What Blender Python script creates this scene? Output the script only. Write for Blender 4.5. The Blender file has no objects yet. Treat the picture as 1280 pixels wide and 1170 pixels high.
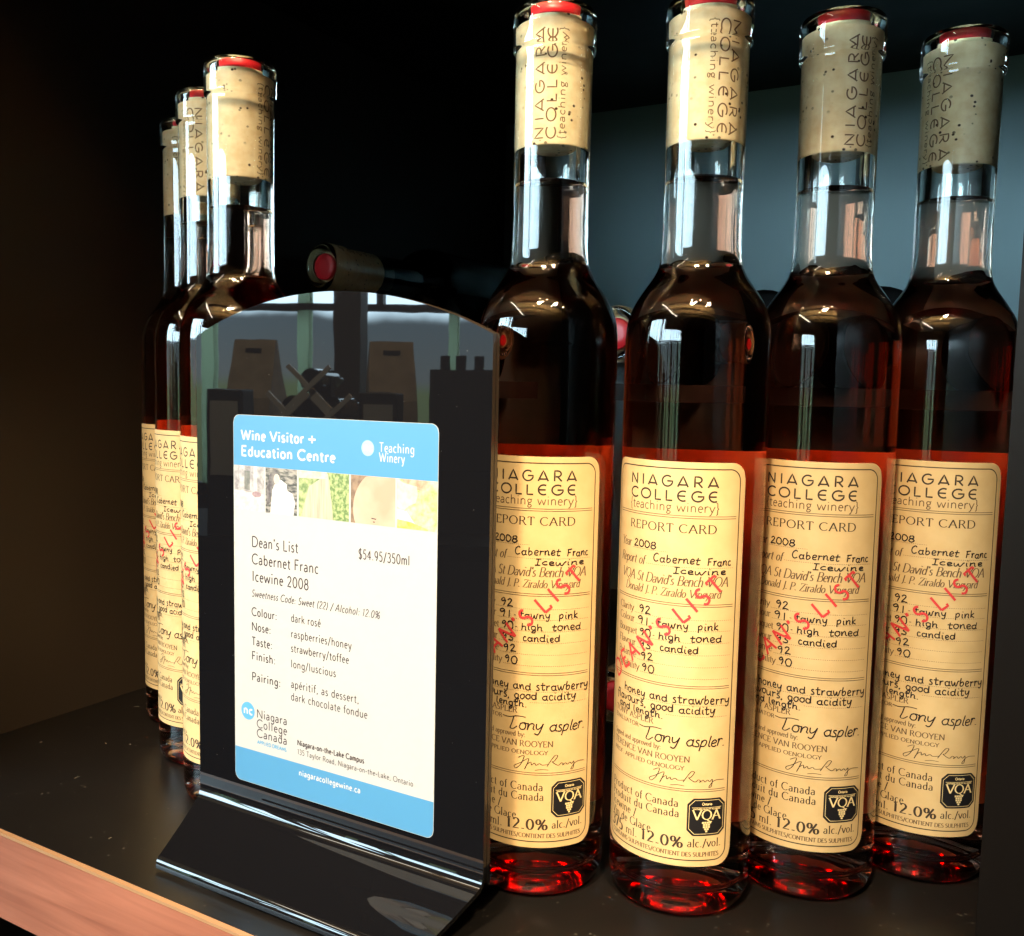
import bpy, bmesh, math, random
from mathutils import Vector, Matrix
R_ = math.radians
rnd = random.Random(7)
scn = bpy.context.scene
COL = scn.collection

# ------------------------------------------------------------------ camera
cam_d = bpy.data.cameras.new('camera')
cam = bpy.data.objects.new('camera', cam_d); COL.objects.link(cam)
r = Vector((0.99977812, 0.00189626, 0.02097869)); u = Vector((-0.02106422, 0.09000299, 0.99571872)); f = Vector((0, 0.99593969, -0.09002297))
M = Matrix((r, u, -f)).transposed().to_4x4(); M.translation = Vector((-0.06891, -0.35389, 0.19584))
cam.matrix_world = M
cam_d.sensor_fit = 'HORIZONTAL'; cam_d.sensor_width = 36; cam_d.lens = 36 * 1165.75 / 1280
cam_d.clip_start = .01; cam_d.clip_end = 100
scn.camera = cam

# ------------------------------------------------------------------ world, view
w = bpy.data.worlds.new('World'); scn.world = w; w.use_nodes = True
w.node_tree.nodes['Background'].inputs[0].default_value = (.9, .8, .7, 1)
w.node_tree.nodes['Background'].inputs[1].default_value = .012
vs = scn.view_settings
vs.view_transform = 'Standard'; vs.look = 'None'; vs.exposure = 0.12; vs.gamma = 1; vs.use_curve_mapping = False
cy = scn.cycles
cy.max_bounces = 20; cy.transmission_bounces = 16; cy.glossy_bounces = 8; cy.diffuse_bounces = 4; cy.transparent_max_bounces = 16
cy.caustics_refractive = True; cy.caustics_reflective = False
cy.use_denoising = True
cy.sample_clamp_indirect = 60.0; cy.blur_glossy = 0.3

# ------------------------------------------------------------------ lamps
def spot(name, az, el, dist, watts, col, rad, cone=30, target=(-.06, .02, .15)):
    L = bpy.data.lights.new(name, 'SPOT'); L.energy = watts; L.color = col; L.shadow_soft_size = rad
    L.spot_size = R_(cone); L.spot_blend = 1
    L.cycles.is_caustics_light = True
    o = bpy.data.objects.new(name, L); COL.objects.link(o)
    dv = Vector((math.cos(R_(el)) * math.cos(R_(az)), math.cos(R_(el)) * math.sin(R_(az)), math.sin(R_(el))))
    o.location = Vector(target) + dv * dist
    o.rotation_euler = dv.to_track_quat('Z', 'Y').to_euler()
    return o
WARM = (1, .80, .53)
spot('ceiling_spotlight', -113, 53, 1.9, 275, WARM, .09, 17)
spot('ceiling_spotlight', -106, 56.5, 2.0, 40, WARM, .03, 17)
spot('ceiling_spotlight', -78, 50, 1.9, 215, WARM, .085, 17)
spot('ceiling_spotlight', -74, 54, 2.1, 30, WARM, .03, 17)

wash = bpy.data.lights.new('added_ceiling_fill', 'AREA'); wash.shape = 'RECTANGLE'; wash.size = 3.0; wash.size_y = .3; wash.energy = 270; wash.color = (1, .78, .5)  # added unseen light: brightens the ceiling for golden shoulder reflections and soft fill
wo = bpy.data.objects.new('added_ceiling_fill', wash); COL.objects.link(wo); wo.location = (-1.0, -2.2, 1.75); wo.rotation_euler = (math.pi, 0, R_(-29.58))

for az_, el_, d_, w_ in ((-124, 47, 2.4, 14), (-96, 60, 2.3, 14), (-116, 60, 2.2, 10), (-62, 44, 2.4, 12), (-86, 46, 2.6, 8)):
    spot('ceiling_spotlight', az_, el_, d_, w_, WARM, .028, 17).data.cycles.is_caustics_light = False

# ------------------------------------------------------------------ materials
def mat(name):
    m = bpy.data.materials.new(name); m.use_nodes = True
    nt = m.node_tree; return m, nt, nt.nodes['Principled BSDF'], nt.nodes.new, nt.links.new
def plain(name, col, rough=.5, spec=.5, coat=0.0, metal=0.0):
    m, nt, b, N, Lk = mat(name)
    b.inputs['Base Color'].default_value = (*col, 1); b.inputs['Roughness'].default_value = rough
    b.inputs['Specular IOR Level'].default_value = spec; b.inputs['Coat Weight'].default_value = coat
    b.inputs['Coat Roughness'].default_value = .03; b.inputs['Metallic'].default_value = metal
    return m
def noisy(name, c1, c2, scale=(40, 40, 40), rough=.6, detail=4, lo=.35, hi=.65, coat=0.0, bump=0.0, spec=.5):
    m, nt, b, N, Lk = mat(name)
    tc = N('ShaderNodeTexCoord'); mp = N('ShaderNodeMapping'); mp.inputs['Scale'].default_value = scale
    nz = N('ShaderNodeTexNoise'); nz.inputs['Scale'].default_value = 1; nz.inputs['Detail'].default_value = detail
    cr = N('ShaderNodeValToRGB'); cr.color_ramp.elements[0].position = lo; cr.color_ramp.elements[1].position = hi
    cr.color_ramp.elements[0].color = (*c1, 1); cr.color_ramp.elements[1].color = (*c2, 1)
    Lk(tc.outputs['Object'], mp.inputs[0]); Lk(mp.outputs[0], nz.inputs['Vector']); Lk(nz.outputs[0], cr.inputs[0]); Lk(cr.outputs[0], b.inputs['Base Color'])
    b.inputs['Roughness'].default_value = rough; b.inputs['Coat Weight'].default_value = coat; b.inputs['Specular IOR Level'].default_value = spec
    if bump:
        bp = N('ShaderNodeBump'); bp.inputs['Strength'].default_value = bump; bp.inputs['Distance'].default_value = .0005
        Lk(nz.outputs[0], bp.inputs['Height']); Lk(bp.outputs[0], b.inputs['Normal'])
    return m

def glass_mat():
    m = bpy.data.materials.new('clear_glass'); m.use_nodes = True; nt = m.node_tree
    nt.nodes.remove(nt.nodes['Principled BSDF'])
    g = nt.nodes.new('ShaderNodeBsdfGlass'); g.inputs['IOR'].default_value = 1.5; g.inputs['Roughness'].default_value = 0
    g.inputs['Color'].default_value = (.985, .995, .985, 1)
    nt.links.new(g.outputs[0], nt.nodes['Material Output'].inputs['Surface']); return m
FILL = .2722
def wine_mat(name='rose_wine', col=(.93, .46, .17), dens=60):
    m = bpy.data.materials.new(name); m.use_nodes = True; nt = m.node_tree
    nt.nodes.remove(nt.nodes['Principled BSDF']); N = nt.nodes.new; Lk = nt.links.new
    g = N('ShaderNodeBsdfGlass'); g.inputs['Roughness'].default_value = 0
    tc = N('ShaderNodeTexCoord'); sp = N('ShaderNodeSeparateXYZ'); Lk(tc.outputs['Object'], sp.inputs[0])
    c = N('ShaderNodeMath'); c.operation = 'GREATER_THAN'; c.inputs[1].default_value = FILL - .00005; Lk(sp.outputs['Z'], c.inputs[0])
    ma = N('ShaderNodeMath'); ma.operation = 'MULTIPLY_ADD'; ma.inputs[1].default_value = 1.34 - .895; ma.inputs[2].default_value = .895
    Lk(c.outputs[0], ma.inputs[0]); Lk(ma.outputs[0], g.inputs['IOR'])
    Lk(g.outputs[0], nt.nodes['Material Output'].inputs['Surface'])
    v = N('ShaderNodeVolumeAbsorption'); v.inputs['Color'].default_value = (*col, 1); v.inputs['Density'].default_value = dens
    Lk(v.outputs[0], nt.nodes['Material Output'].inputs['Volume'])
    return m
M_GLASS = glass_mat(); M_WINE = wine_mat(); M_SHADE_WINE = wine_mat('shaded_wine', (.12, .02, .02), 400)  # lying bottles' copy absorbs to near black, holding the shade back there
def cork_mat():
    m, nt, b, N, Lk = mat('cork')
    tc = N('ShaderNodeTexCoord')
    nz = N('ShaderNodeTexNoise'); nz.inputs['Scale'].default_value = 260; nz.inputs['Detail'].default_value = 5
    cr = N('ShaderNodeValToRGB'); e = cr.color_ramp.elements; e[0].position = .3; e[0].color = (.84, .63, .34, 1); e[1].position = .7; e[1].color = (.96, .80, .50, 1)
    vo = N('ShaderNodeTexVoronoi'); vo.inputs['Scale'].default_value = 330
    c2 = N('ShaderNodeValToRGB'); c2.color_ramp.elements[0].position = .14; c2.color_ramp.elements[1].position = .2
    n2 = N('ShaderNodeTexNoise'); n2.inputs['Scale'].default_value = 90
    c3 = N('ShaderNodeValToRGB'); c3.color_ramp.elements[0].position = .44; c3.color_ramp.elements[1].position = .54
    mxm = N('ShaderNodeMath'); mxm.operation = 'MAXIMUM'
    mx = N('ShaderNodeMix'); mx.data_type = 'RGBA'; mx.inputs[6].default_value = (.06, .03, .015, 1)
    for t in (nz, vo, n2): Lk(tc.outputs['Object'], t.inputs['Vector'])
    Lk(nz.outputs[0], cr.inputs[0]); Lk(vo.outputs['Distance'], c2.inputs[0]); Lk(n2.outputs[0], c3.inputs[0])
    inv = N('ShaderNodeMath'); inv.operation = 'SUBTRACT'; inv.inputs[0].default_value = 1; Lk(c3.outputs[0], inv.inputs[1])
    Lk(c2.outputs[0], mxm.inputs[0]); Lk(inv.outputs[0], mxm.inputs[1])
    Lk(mxm.outputs[0], mx.inputs[0]); Lk(cr.outputs[0], mx.inputs[7]); Lk(mx.outputs[2], b.inputs['Base Color'])
    b.inputs['Roughness'].default_value = .8; b.inputs['Specular IOR Level'].default_value = .1
    return m
M_CORK = cork_mat()
M_SEAL = plain('red_wax', (.70, .02, .03), .35)
M_LABEL = noisy('cream_paper', (.56, .385, .175), (.61, .43, .205), (120, 120, 120), .65, spec=.25)
M_BACK = plain('label_reverse', (.93, .88, .80), .8, .1)
M_INK = plain('brown_ink', (.045, .03, .02), .6, .2)
M_INK2 = plain('faded_ink', (.115, .07, .038), .6, .2)
M_PEN = plain('black_pen', (.018, .013, .012), .5, .2)
M_STAMP = plain('red_stamp', (.60, .05, .05), .6, .2)
M_EMB = plain('emblem_black', (.012, .011, .012), .4, .3)
M_EMBG = plain('emblem_gold', (.75, .58, .28), .5, .3)

# ------------------------------------------------------------------ helpers
def link(name, me, m=None, parent=None):
    o = bpy.data.objects.new(name, me); COL.objects.link(o)
    if m is not None:
        for x in (m if isinstance(m, (list, tuple)) else [m]): me.materials.append(x)
    if parent is not None: o.parent = parent
    return o
def from_bm(name, bm, m, parent=None, smooth=False):
    me = bpy.data.meshes.new(name); bm.normal_update(); bm.to_mesh(me); bm.free()
    if smooth:
        for p in me.polygons: p.use_smooth = True
    return link(name, me, m, parent)
def from_py(name, V, F, m, parent=None, smooth=False):
    me = bpy.data.meshes.new(name); me.from_pydata(V, [], F); me.update()
    if smooth:
        for p in me.polygons: p.use_smooth = True
    return link(name, me, m, parent)
def empty(name, loc, rz=0, label=None, cat=None, group=None):
    o = bpy.data.objects.new(name, None); COL.objects.link(o); o.location = loc; o.rotation_euler = (0, 0, rz); o.empty_display_size = .02
    if label: o['label'] = label
    if cat: o['category'] = cat
    if group: o['group'] = group
    return o
def box(bm, x0, x1, y0, y1, z0, z1, bev=0.0, seg=2):
    g = bmesh.ops.create_cube(bm, size=1, matrix=Matrix.Translation(((x0 + x1) / 2, (y0 + y1) / 2, (z0 + z1) / 2)) @ Matrix.Diagonal((x1 - x0, y1 - y0, z1 - z0, 1)))
    if bev:
        es = list({e for v in g['verts'] for e in v.link_edges})
        bmesh.ops.bevel(bm, geom=es, offset=bev, segments=seg, affect='EDGES', profile=.5)
def boxobj(name, dims, m, parent=None, bev=0.0):
    bm = bmesh.new(); box(bm, *dims, bev=bev); return from_bm(name, bm, m, parent)
def lathe(prof, n=96):
    """prof list of (r,z); r==0 makes a pole. faces wound so that walking up an outer wall gives outward normals"""
    V, F, rows = [], [], []
    for (rr, z) in prof:
        if rr < 1e-7: rows.append([len(V)]); V.append((0, 0, z))
        else:
            rows.append(list(range(len(V), len(V) + n)))
            V += [(rr * math.cos(2 * math.pi * k / n), rr * math.sin(2 * math.pi * k / n), z) for k in range(n)]
    for a, b in zip(rows, rows[1:]):
        for k in range(n):
            k2 = (k + 1) % n
            if len(a) == 1: F.append((a[0], b[k2], b[k]))
            elif len(b) == 1: F.append((a[k], a[k2], b[0]))
            else: F.append((a[k], a[k2], b[k2], b[k]))
    return V, F
def smooth_prof(pts, per=8):
    out = []
    n = len(pts)
    for i in range(n - 1):
        p0 = pts[max(i - 1, 0)]; p1 = pts[i]; p2 = pts[i + 1]; p3 = pts[min(i + 2, n - 1)]
        for k in range(per):
            t = k / per
            out.append(tuple(.5 * (2 * p1[j] + (p2[j] - p0[j]) * t + (2 * p0[j] - 5 * p1[j] + 4 * p2[j] - p3[j]) * t * t + (3 * p1[j] - p0[j] - 3 * p2[j] + p3[j]) * t ** 3) for j in (0, 1)))
    out.append(pts[-1]); return out

# ------------------------------------------------------------------ stroke lettering
def arc(cx, cy, rx, ry, a0, a1, n=9):
    return [(cx + rx * math.cos(R_(a0 + (a1 - a0) * k / n)), cy + ry * math.sin(R_(a0 + (a1 - a0) * k / n))) for k in range(n + 1)]
X = .64   # x-height (cap height 1)
G = {}
def g(ch, adv, *st): G[ch] = (adv, st)
def full(cx, cy, rx, ry): return arc(cx, cy, rx, ry, 90, 450, 16)
g(' ', .4)
g('A', .80, ('0', [(0.02, 0), (.40, 1)]), ('1', [(.40, 1), (.78, 0)]), ('l', [(.16, .36), (.64, .36)]))
g('B', .66, ('b', [(.1, 0), (.1, 1)]), ('l', [(.1, 1)] + arc(.33, .76, .24, .24, 90, -90) + [(.1, .52)]), ('l', [(.1, .52)] + arc(.36, .26, .27, .26, 90, -90) + [(.1, 0)]))
g('C', .82, ('l', arc(.48, .5, .43, .5, 45, 315, 14)))
g('D', .86, ('b', [(.1, 0), (.1, 1)]), ('l', [(.1, 1)] + arc(.36, .5, .44, .5, 90, -90, 12) + [(.1, 0)]))
g('E', .64, ('b', [(.1, 0), (.1, 1)]), ('l', [(.1, 1), (.56, 1), (.57, .86)]), ('l', [(.1, .52), (.48, .52)]), ('l', [(.1, 0), (.58, 0), (.6, .16)]))
g('F', .60, ('b', [(.1, 0), (.1, 1)]), ('l', [(.1, 1), (.55, 1), (.56, .86)]), ('l', [(.1, .52), (.47, .52)]))
g('G', .88, ('l', arc(.48, .5, .43, .5, 45, 340, 14)), ('1', [(.86, .02), (.86, .42)]))
g('H', .86, ('b', [(.1, 0), (.1, 1)]), ('b', [(.76, 0), (.76, 1)]), ('l', [(.1, .52), (.76, .52)]))
g('I', .34, ('b', [(.17, 0), (.17, 1)]))
g('J', .42, ('1', arc(.1, .05, .18, .2, 270, 360, 4) + [(.28, 1)]))
g('K', .78, ('b', [(.1, 0), (.1, 1)]), ('l', [(.68, 1), (.12, .45)]), ('1', [(.26, .58), (.74, 0)]))
g('L', .62, ('b', [(.1, 0), (.1, 1)]), ('l', [(.1, 0), (.56, 0), (.58, .16)]))
g('M', 1.0, ('0', [(.08, 0), (.14, 1)]), ('l', [(.14, 1), (.5, .1), (.86, 1)]), ('1', [(.86, 1), (.92, 0)]))
g('N', .88, ('0', [(.1, 0), (.1, 1)]), ('l', [(.1, 1), (.78, 0)]), ('1', [(.78, 0), (.78, 1)]))
g('O', .96, ('l', full(.48, .5, .43, .5)))
g('P', .64, ('b', [(.1, 0), (.1, 1)]), ('l', [(.1, 1)] + arc(.33, .74, .26, .26, 90, -90) + [(.1, .48)]))
g('Q', .98, ('l', full(.48, .5, .43, .5)), ('l', [(.5, .02), (.78, -.24), (1.0, -.24)]))
g('R', .74, ('b', [(.1, 0), (.1, 1)]), ('l', [(.1, 1)] + arc(.33, .75, .25, .25, 90, -90) + [(.1, .5)]), ('1', [(.36, .5), (.7, 0)]))
g('S', .58, ('l', arc(.29, .75, .21, .25, 40, 250, 9) + arc(.28, .25, .23, .26, 75, -150, 9)))
g('T', .72, ('0', [(.36, 0), (.36, 1)]), ('l', [(.04, .84), (.05, 1), (.67, 1), (.68, .84)]))
g('U', .84, ('1', [(.74, .36), (.74, 1)]), ('1', arc(.42, .34, .32, .34, 360, 180, 10) + [(.10, 1)]))
g('V', .80, ('0', [(.02, 1), (.40, 0)]), ('1', [(.40, 0), (.78, 1)]))
g('W', 1.1, ('0', [(.02, 1), (.3, 0)]), ('l', [(.3, 0), (.55, .95), (.8, 0)]), ('1', [(.8, 0), (1.08, 1)]))
g('Y', .74, ('0', [(.02, 1), (.37, .48)]), ('0', [(.72, 1), (.37, .48)]), ('1', [(.37, .48), (.37, 0)]))
g('Z', .68, ('l', [(.08, .86), (.08, 1), (.62, 1), (.06, 0), (.62, 0), (.64, .16)]))
g('a', .52, ('l', [(.42, 0), (.42, .42)] + arc(.25, .44, .17, .2, 0, 150, 6)), ('l', [(.42, .36)] + arc(.22, .17, .17, .17, 90, 270, 8) + [(.42, .12)]))
g('b', .58, ('1', [(.1, .02), (.1, 1)]), ('l', arc(.3, .32, .21, .32, 160, -160, 14)))
g('c', .48, ('l', arc(.28, .32, .22, .32, 50, 310, 12)))
g('d', .58, ('l', arc(.28, .32, .21, .32, 20, 340, 14)), ('1', [(.48, 0), (.48, 1)]))
g('e', .50, ('l', [(.08, .36), (.45, .36)] + arc(.27, .32, .2, .32, 8, 310, 13)))
g('f', .34, ('0', [(.16, 0), (.16, .8)] + arc(.3, .8, .14, .2, 180, 60, 5)), ('l', [(.02, X), (.32, X)]))
g('g', .54, ('l', full(.25, .42, .17, .2)), ('l', [(.24, .2), (.12, .1), (.2, .03), (.38, 0), (.44, -.12), (.36, -.26), (.2, -.3), (.08, -.22), (.1, -.08), (.2, .03)]), ('l', [(.38, .58), (.5, .63)]))
g('h', .60, ('b', [(.1, 0), (.1, 1)]), ('0', [(.48, 0), (.48, .42)] + arc(.3, .42, .18, .22, 0, 165, 7)))
g('i', .28, ('b', [(.14, 0), (.14, X)]), ('d', [(.14, .88), (.14, .95)]))
g('j', .28, ('1', arc(.02, -.12, .13, .2, 270, 360, 4) + [(.15, X)]), ('d', [(.15, .88), (.15, .95)]))
g('k', .56, ('b', [(.1, 0), (.1, 1)]), ('l', [(.46, X), (.12, .28)]), ('l', [(.24, .38), (.52, 0)]))
g('l', .28, ('b', [(.14, 0), (.14, 1)]))
g('m', .88, ('b', [(.1, 0), (.1, X)]), ('0', [(.44, 0), (.44, .45)] + arc(.28, .45, .16, .19, 0, 165, 6)), ('0', [(.78, 0), (.78, .45)] + arc(.62, .45, .16, .19, 0, 165, 6)))
g('n', .60, ('b', [(.1, 0), (.1, X)]), ('0', [(.48, 0), (.48, .42)] + arc(.3, .42, .18, .22, 0, 165, 7)))
g('o', .56, ('l', full(.28, .32, .22, .32)))
g('p', .58, ('b', [(.1, -.34), (.1, X)]), ('l', arc(.3, .32, .21, .32, 160, -160, 14)))
g('q', .58, ('b', [(.48, -.34), (.48, X)]), ('l', arc(.28, .32, .21, .32, 20, 340, 14)))
g('r', .42, ('b', [(.1, 0), (.1, X)]), ('l', [(.1, .4)] + arc(.3, .44, .16, .2, 160, 50, 5)))
g('s', .42, ('l', arc(.22, .48, .14, .16, 40, 250, 7) + arc(.2, .16, .16, .16, 75, -150, 7)))
g('t', .36, ('l', [(.16, .86), (.16, .12)] + arc(.28, .12, .12, .12, 180, 300, 5)), ('l', [(.02, X), (.34, X)]))
g('u', .60, ('1', arc(.29, .22, .19, .22, 350, 180, 8) + [(.10, X)]), ('b', [(.48, 0), (.48, X)]))
g('v', .54, ('0', [(.02, X), (.27, 0)]), ('1', [(.27, 0), (.52, X)]))
g('w', .80, ('0', [(.02, X), (.2, 0)]), ('l', [(.2, 0), (.4, .6), (.6, 0)]), ('1', [(.6, 0), (.78, X)]))
g('x', .52, ('l', [(.04, X), (.48, 0)]), ('l', [(.48, X), (.04, 0)]))
g('y', .54, ('0', [(.02, X), (.27, 0)]), ('1', [(.02, -.32), (.14, -.3), (.27, 0), (.52, X)]))
g('z', .48, ('l', [(.06, X), (.42, X), (.06, 0), (.44, 0)]))
g('0', .62, ('l', full(.31, .5, .25, .5)))
g('1', .4, ('0', [(.22, 0), (.22, 1), (.08, .84)]))
g('2', .6, ('l', arc(.29, .72, .22, .28, 160, -20, 8) + [(.08, .02), (.54, .02)]))
g('3', .56, ('l', arc(.26, .76, .19, .24, 150, -80, 8)), ('l', arc(.26, .26, .22, .27, 85, -150, 9)))
g('5', .56, ('l', [(.48, 1), (.14, 1), (.12, .58)] + arc(.26, .3, .22, .31, 110, -140, 10)))
g('7', .54, ('l', [(.06, .86), (.06, 1), (.5, 1), (.2, 0)]))
g('8', .58, ('l', full(.29, .76, .19, .24)), ('l', full(.29, .26, .23, .27)))
g('9', .58, ('l', full(.28, .68, .21, .31)), ('l', [(.49, .68), (.47, .35), (.3, .0)]))
g('%', .95, ('l', full(.22, .76, .16, .24)), ('l', full(.72, .24, .16, .24)), ('l', [(.74, 1), (.2, 0)]))
g('.', .26, ('d', [(.13, 0), (.13, .09)]))
g(',', .26, ('d', [(.15, .08), (.08, -.14)]))
g("'", .22, ('d', [(.12, 1), (.1, .78)]))
g(':', .26, ('d', [(.13, 0), (.13, .09)]), ('d', [(.13, .5), (.13, .59)]))
g('/', .46, ('l', [(.04, -.15), (.42, 1.05)]))
g('{', .34, ('l', [(.3, 1.05), (.18, .98), (.17, .5), (.06, .4), (.17, .3), (.18, -.2), (.3, -.28)]))
g('}', .34, ('l', [(.04, 1.05), (.16, .98), (.17, .5), (.28, .4), (.17, .3), (.16, -.2), (.04, -.28)]))
LOGO = {'A': (.86, (('l', [(0.02, 0), (.42, 1), (.82, 0)]), ('l', [(.13, .20), (.71, .20)]))),
        'N': (.9, (('l', [(.1, 0), (.1, 1), (.76, 0), (.76, 1)]),)), 'I': (.34, (('l', [(.17, 0), (.17, 1)]),)),
        'E': (.76, (('l', arc(.46, .5, .38, .5, 60, 300, 14)), ('l', [(.1, .5), (.62, .5)]))),
        'G': (.94, (('l', arc(.48, .5, .42, .5, 50, 360, 16) + [(.46, .5)]),)),
        'R': (.78, (('l', [(.12, 0), (.12, 1)] + arc(.36, .72, .28, .28, 90, -90) + [(.2, .44)]), ('l', [(.36, .44), (.7, 0)]))),
        'C': G['C'], 'O': G['O'], 'L': (.6, (('l', [(.1, 1), (.1, 0), (.56, 0)]),))}

PEN = {'a': (.62, (('l', arc(.28, .30, .2, .28, 35, 330, 12)), ('l', [(.50, .66), (.48, .14), (.62, .02)]))), 'g': (.56, (('l', arc(.28, .34, .2, .28, 40, 330, 12) + [(.46, .6), (.44, -.2), (.3, -.36), (.12, -.28), (.3, -.06), (.54, .1)]),)),
       'd': (.6, (('l', arc(.26, .3, .2, .28, 40, 330, 12) + [(.5, .95), (.46, .2), (.56, .04)]),)), 'n': (.58, (('l', [(.08, X), (.1, 0), (.14, .4), (.3, .6), (.42, .5), (.44, .12), (.56, .04)]),)),
       'r': (.46, (('l', [(.08, .5), (.14, .64), (.12, 0), (.16, .4), (.28, .6), (.44, .56)]),)), 'e': (.48, (('l', [(.06, .28), (.36, .36), (.38, .54), (.24, .64), (.1, .46), (.12, .14), (.28, .02), (.46, .12)]),)),
       'w': (.8, (('l', [(.04, .62), (.1, .1), (.24, .04), (.36, .5), (.4, .1), (.54, .04), (.68, .58), (.8, .6)]),)), 't': (.46, (('l', [(.20, .92), (.18, .14), (.28, .02), (.44, .12)]), ('l', [(.0, .60), (.46, .62)]))),
       'y': (.56, (('l', [(.06, .62), (.1, .24), (.24, .12), (.4, .3), (.48, .62)]), ('l', [(.48, .62), (.38, -.2), (.22, -.36), (.08, -.26)]))), 'f': (.42, (('l', [(.4, .9), (.28, 1), (.18, .8), (.16, -.1), (.1, -.3)]), ('l', [(0, .5), (.38, .54)]))),
       'i': (.3, (('l', [(.12, .62), (.12, .12), (.26, .04)]), ('d', [(.16, .86), (.17, .94)]))), 's': (.44, (('l', [(.36, .58), (.2, .64), (.12, .48), (.34, .26), (.3, .06), (.06, .04)]),)), 'h': (.6, (('l', [(.12, 1), (.1, 0), (.14, .38), (.3, .58), (.44, .46), (.44, .1), (.56, .04)]),)),
       'o': (.54, (('l', arc(.26, .32, .2, .3, 70, 440, 14) + [(.52, .58)]),)), 'l': (.3, (('l', [(.14, 1.02), (.12, .14), (.28, .04)]),)), 'k': (.54, (('l', [(.12, 1), (.1, 0)]), ('l', [(.44, .62), (.14, .3), (.5, .02)]))),
       'u': (.6, (('l', [(.06, .62), (.08, .14), (.24, .02), (.42, .2), (.46, .62), (.46, .12), (.58, .04)]),)), 'p': (.56, (('l', [(.1, .62), (.08, -.36)]), ('l', [(.1, .4), (.26, .64), (.44, .5), (.38, .12), (.12, .06)]))),
       'b': (.54, (('l', [(.12, 1), (.1, .1), (.3, .02), (.44, .28), (.3, .54), (.12, .36)]),)), 'c': (.46, (('l', [(.4, .54), (.24, .64), (.1, .4), (.14, .1), (.3, .02), (.46, .1)]),)), 'v': (.5, (('l', [(.04, .6), (.2, .04), (.44, .6)]),)),
       'F': (.62, (('l', [(.12, .96), (.1, 0)]), ('l', [(.0, .94), (.56, 1.02)]), ('l', [(.1, .52), (.44, .56)]))), 'I': (.44, (('l', [(.22, .98), (.2, .02)]), ('l', [(.04, .98), (.42, 1.0)]), ('l', [(.02, .02), (.42, .04)]))), 'C': (.66, (('l', [(.54, .84), (.36, 1), (.12, .7), (.14, .2), (.36, .0), (.58, .14)]),)),
       '9': (.54, (('l', [(.42, .78), (.28, .98), (.08, .76), (.2, .54), (.42, .72), (.4, .4), (.3, 0)]),)), '2': (.58, (('l', [(.08, .78), (.26, 1), (.44, .78), (.08, .04), (.3, .1), (.56, .04)]),)), '3': (.54, (('l', [(.08, .9), (.3, 1), (.4, .78), (.2, .54), (.42, .34), (.34, .04), (.06, .06)]),)),
       '1': (.3, (('l', [(.16, 1), (.14, 0)]),))}
class Ink:
    """flat strokes in millimetres (x, y); each stroke gets its own small lift"""
    def __init__(s): s.V = []; s.F = []; s.n = 0
    def ribbon(s, pts, wt, thin=None, close=False, step=1.2):
        # resample
        P = [Vector(pts[0])]
        for q in pts[1:]:
            q = Vector(q); d = (q - P[-1]).length
            if d < 1e-6: continue
            k = max(1, int(math.ceil(d / step))); a = P[-1].copy()
            for i in range(1, k + 1): P.append(a.lerp(q, i / k))
        if len(P) < 2: return
        s.n += 1; lift = (s.n % 40) * .0007; b = len(s.V)
        for i, p in enumerate(P):
            t = (P[min(i + 1, len(P) - 1)] - P[max(i - 1, 0)])
            if t.length < 1e-9: t = Vector((1, 0))
            t.normalize(); nn = Vector((-t.y, t.x))
            hw = wt / 2 if thin is None else (thin + (wt - thin) * abs(t.y) ** 1.6) / 2
            for sg in (1, -1): s.V.append((p.x + nn.x * hw * sg, p.y + nn.y * hw * sg, lift))
        for i in range(len(P) - 1):
            s.F.append((b + 2 * i, b + 2 * i + 1, b + 2 * i + 3, b + 2 * i + 2))
    def text(s, txt, x0, x1, y, cap, wt, thin=None, serif=False, slant=0.0, track=.08, font=None, jitter=0.0, rot=None, smooth=True, join=False):
        font = font or {}
        adv = []; xx = 0
        for ch in txt:
            a, st = font.get(ch) or G[ch]; adv.append(xx); xx += a + (track if ch != ' ' else 0)
        xx -= track
        sx = cap if x1 is None else (x1 - x0) / xx
        prev = None
        for ch, ax in zip(txt, adv):
            a, st = font.get(ch) or G[ch]
            jy = rnd.uniform(-jitter, jitter); js = 1 + rnd.uniform(-jitter, jitter) * 1.2; jr = rnd.uniform(-jitter, jitter) * .6
            def T(p):
                px, py = p[0] + jr * p[1], p[1] * js + jy
                q = (x0 + (ax + px) * sx + slant * py * cap, y + py * cap)
                if rot: c, s_, ox, oy = rot; q = (ox + (q[0] - ox) * c - (q[1] - oy) * s_, oy + (q[0] - ox) * s_ + (q[1] - oy) * c)
                return q
            for kind, pts in st:
                pp = pts
                if jitter and len(pts) > 2: pp = smooth_prof([(p[0] + rnd.uniform(-.025, .025), p[1] + rnd.uniform(-.025, .025)) for p in pts], 3)
                s.ribbon([T(p) for p in pp], wt * (1.25 if kind == 'd' else 1), None if kind == 'd' else thin)
                if serif and kind in 'b01':
                    for which, p in ((('b0'), pts[0]), (('b1'), pts[-1])):
                        if kind in which:
                            s.ribbon([T((p[0] - .10, p[1])), T((p[0] + .10, p[1]))], thin or wt * .6)
            if join and ch.isalpha() and prev is not None:
                s.ribbon([T((-.10, .04)), T((.04, .12)), T((.12, .3))], wt * .7)
            prev = ch if ch.isalpha() else None
    def build(s, name, m, wrap, parent):
        return from_py(name, [wrap(*v) for v in s.V], s.F, m, parent)

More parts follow.
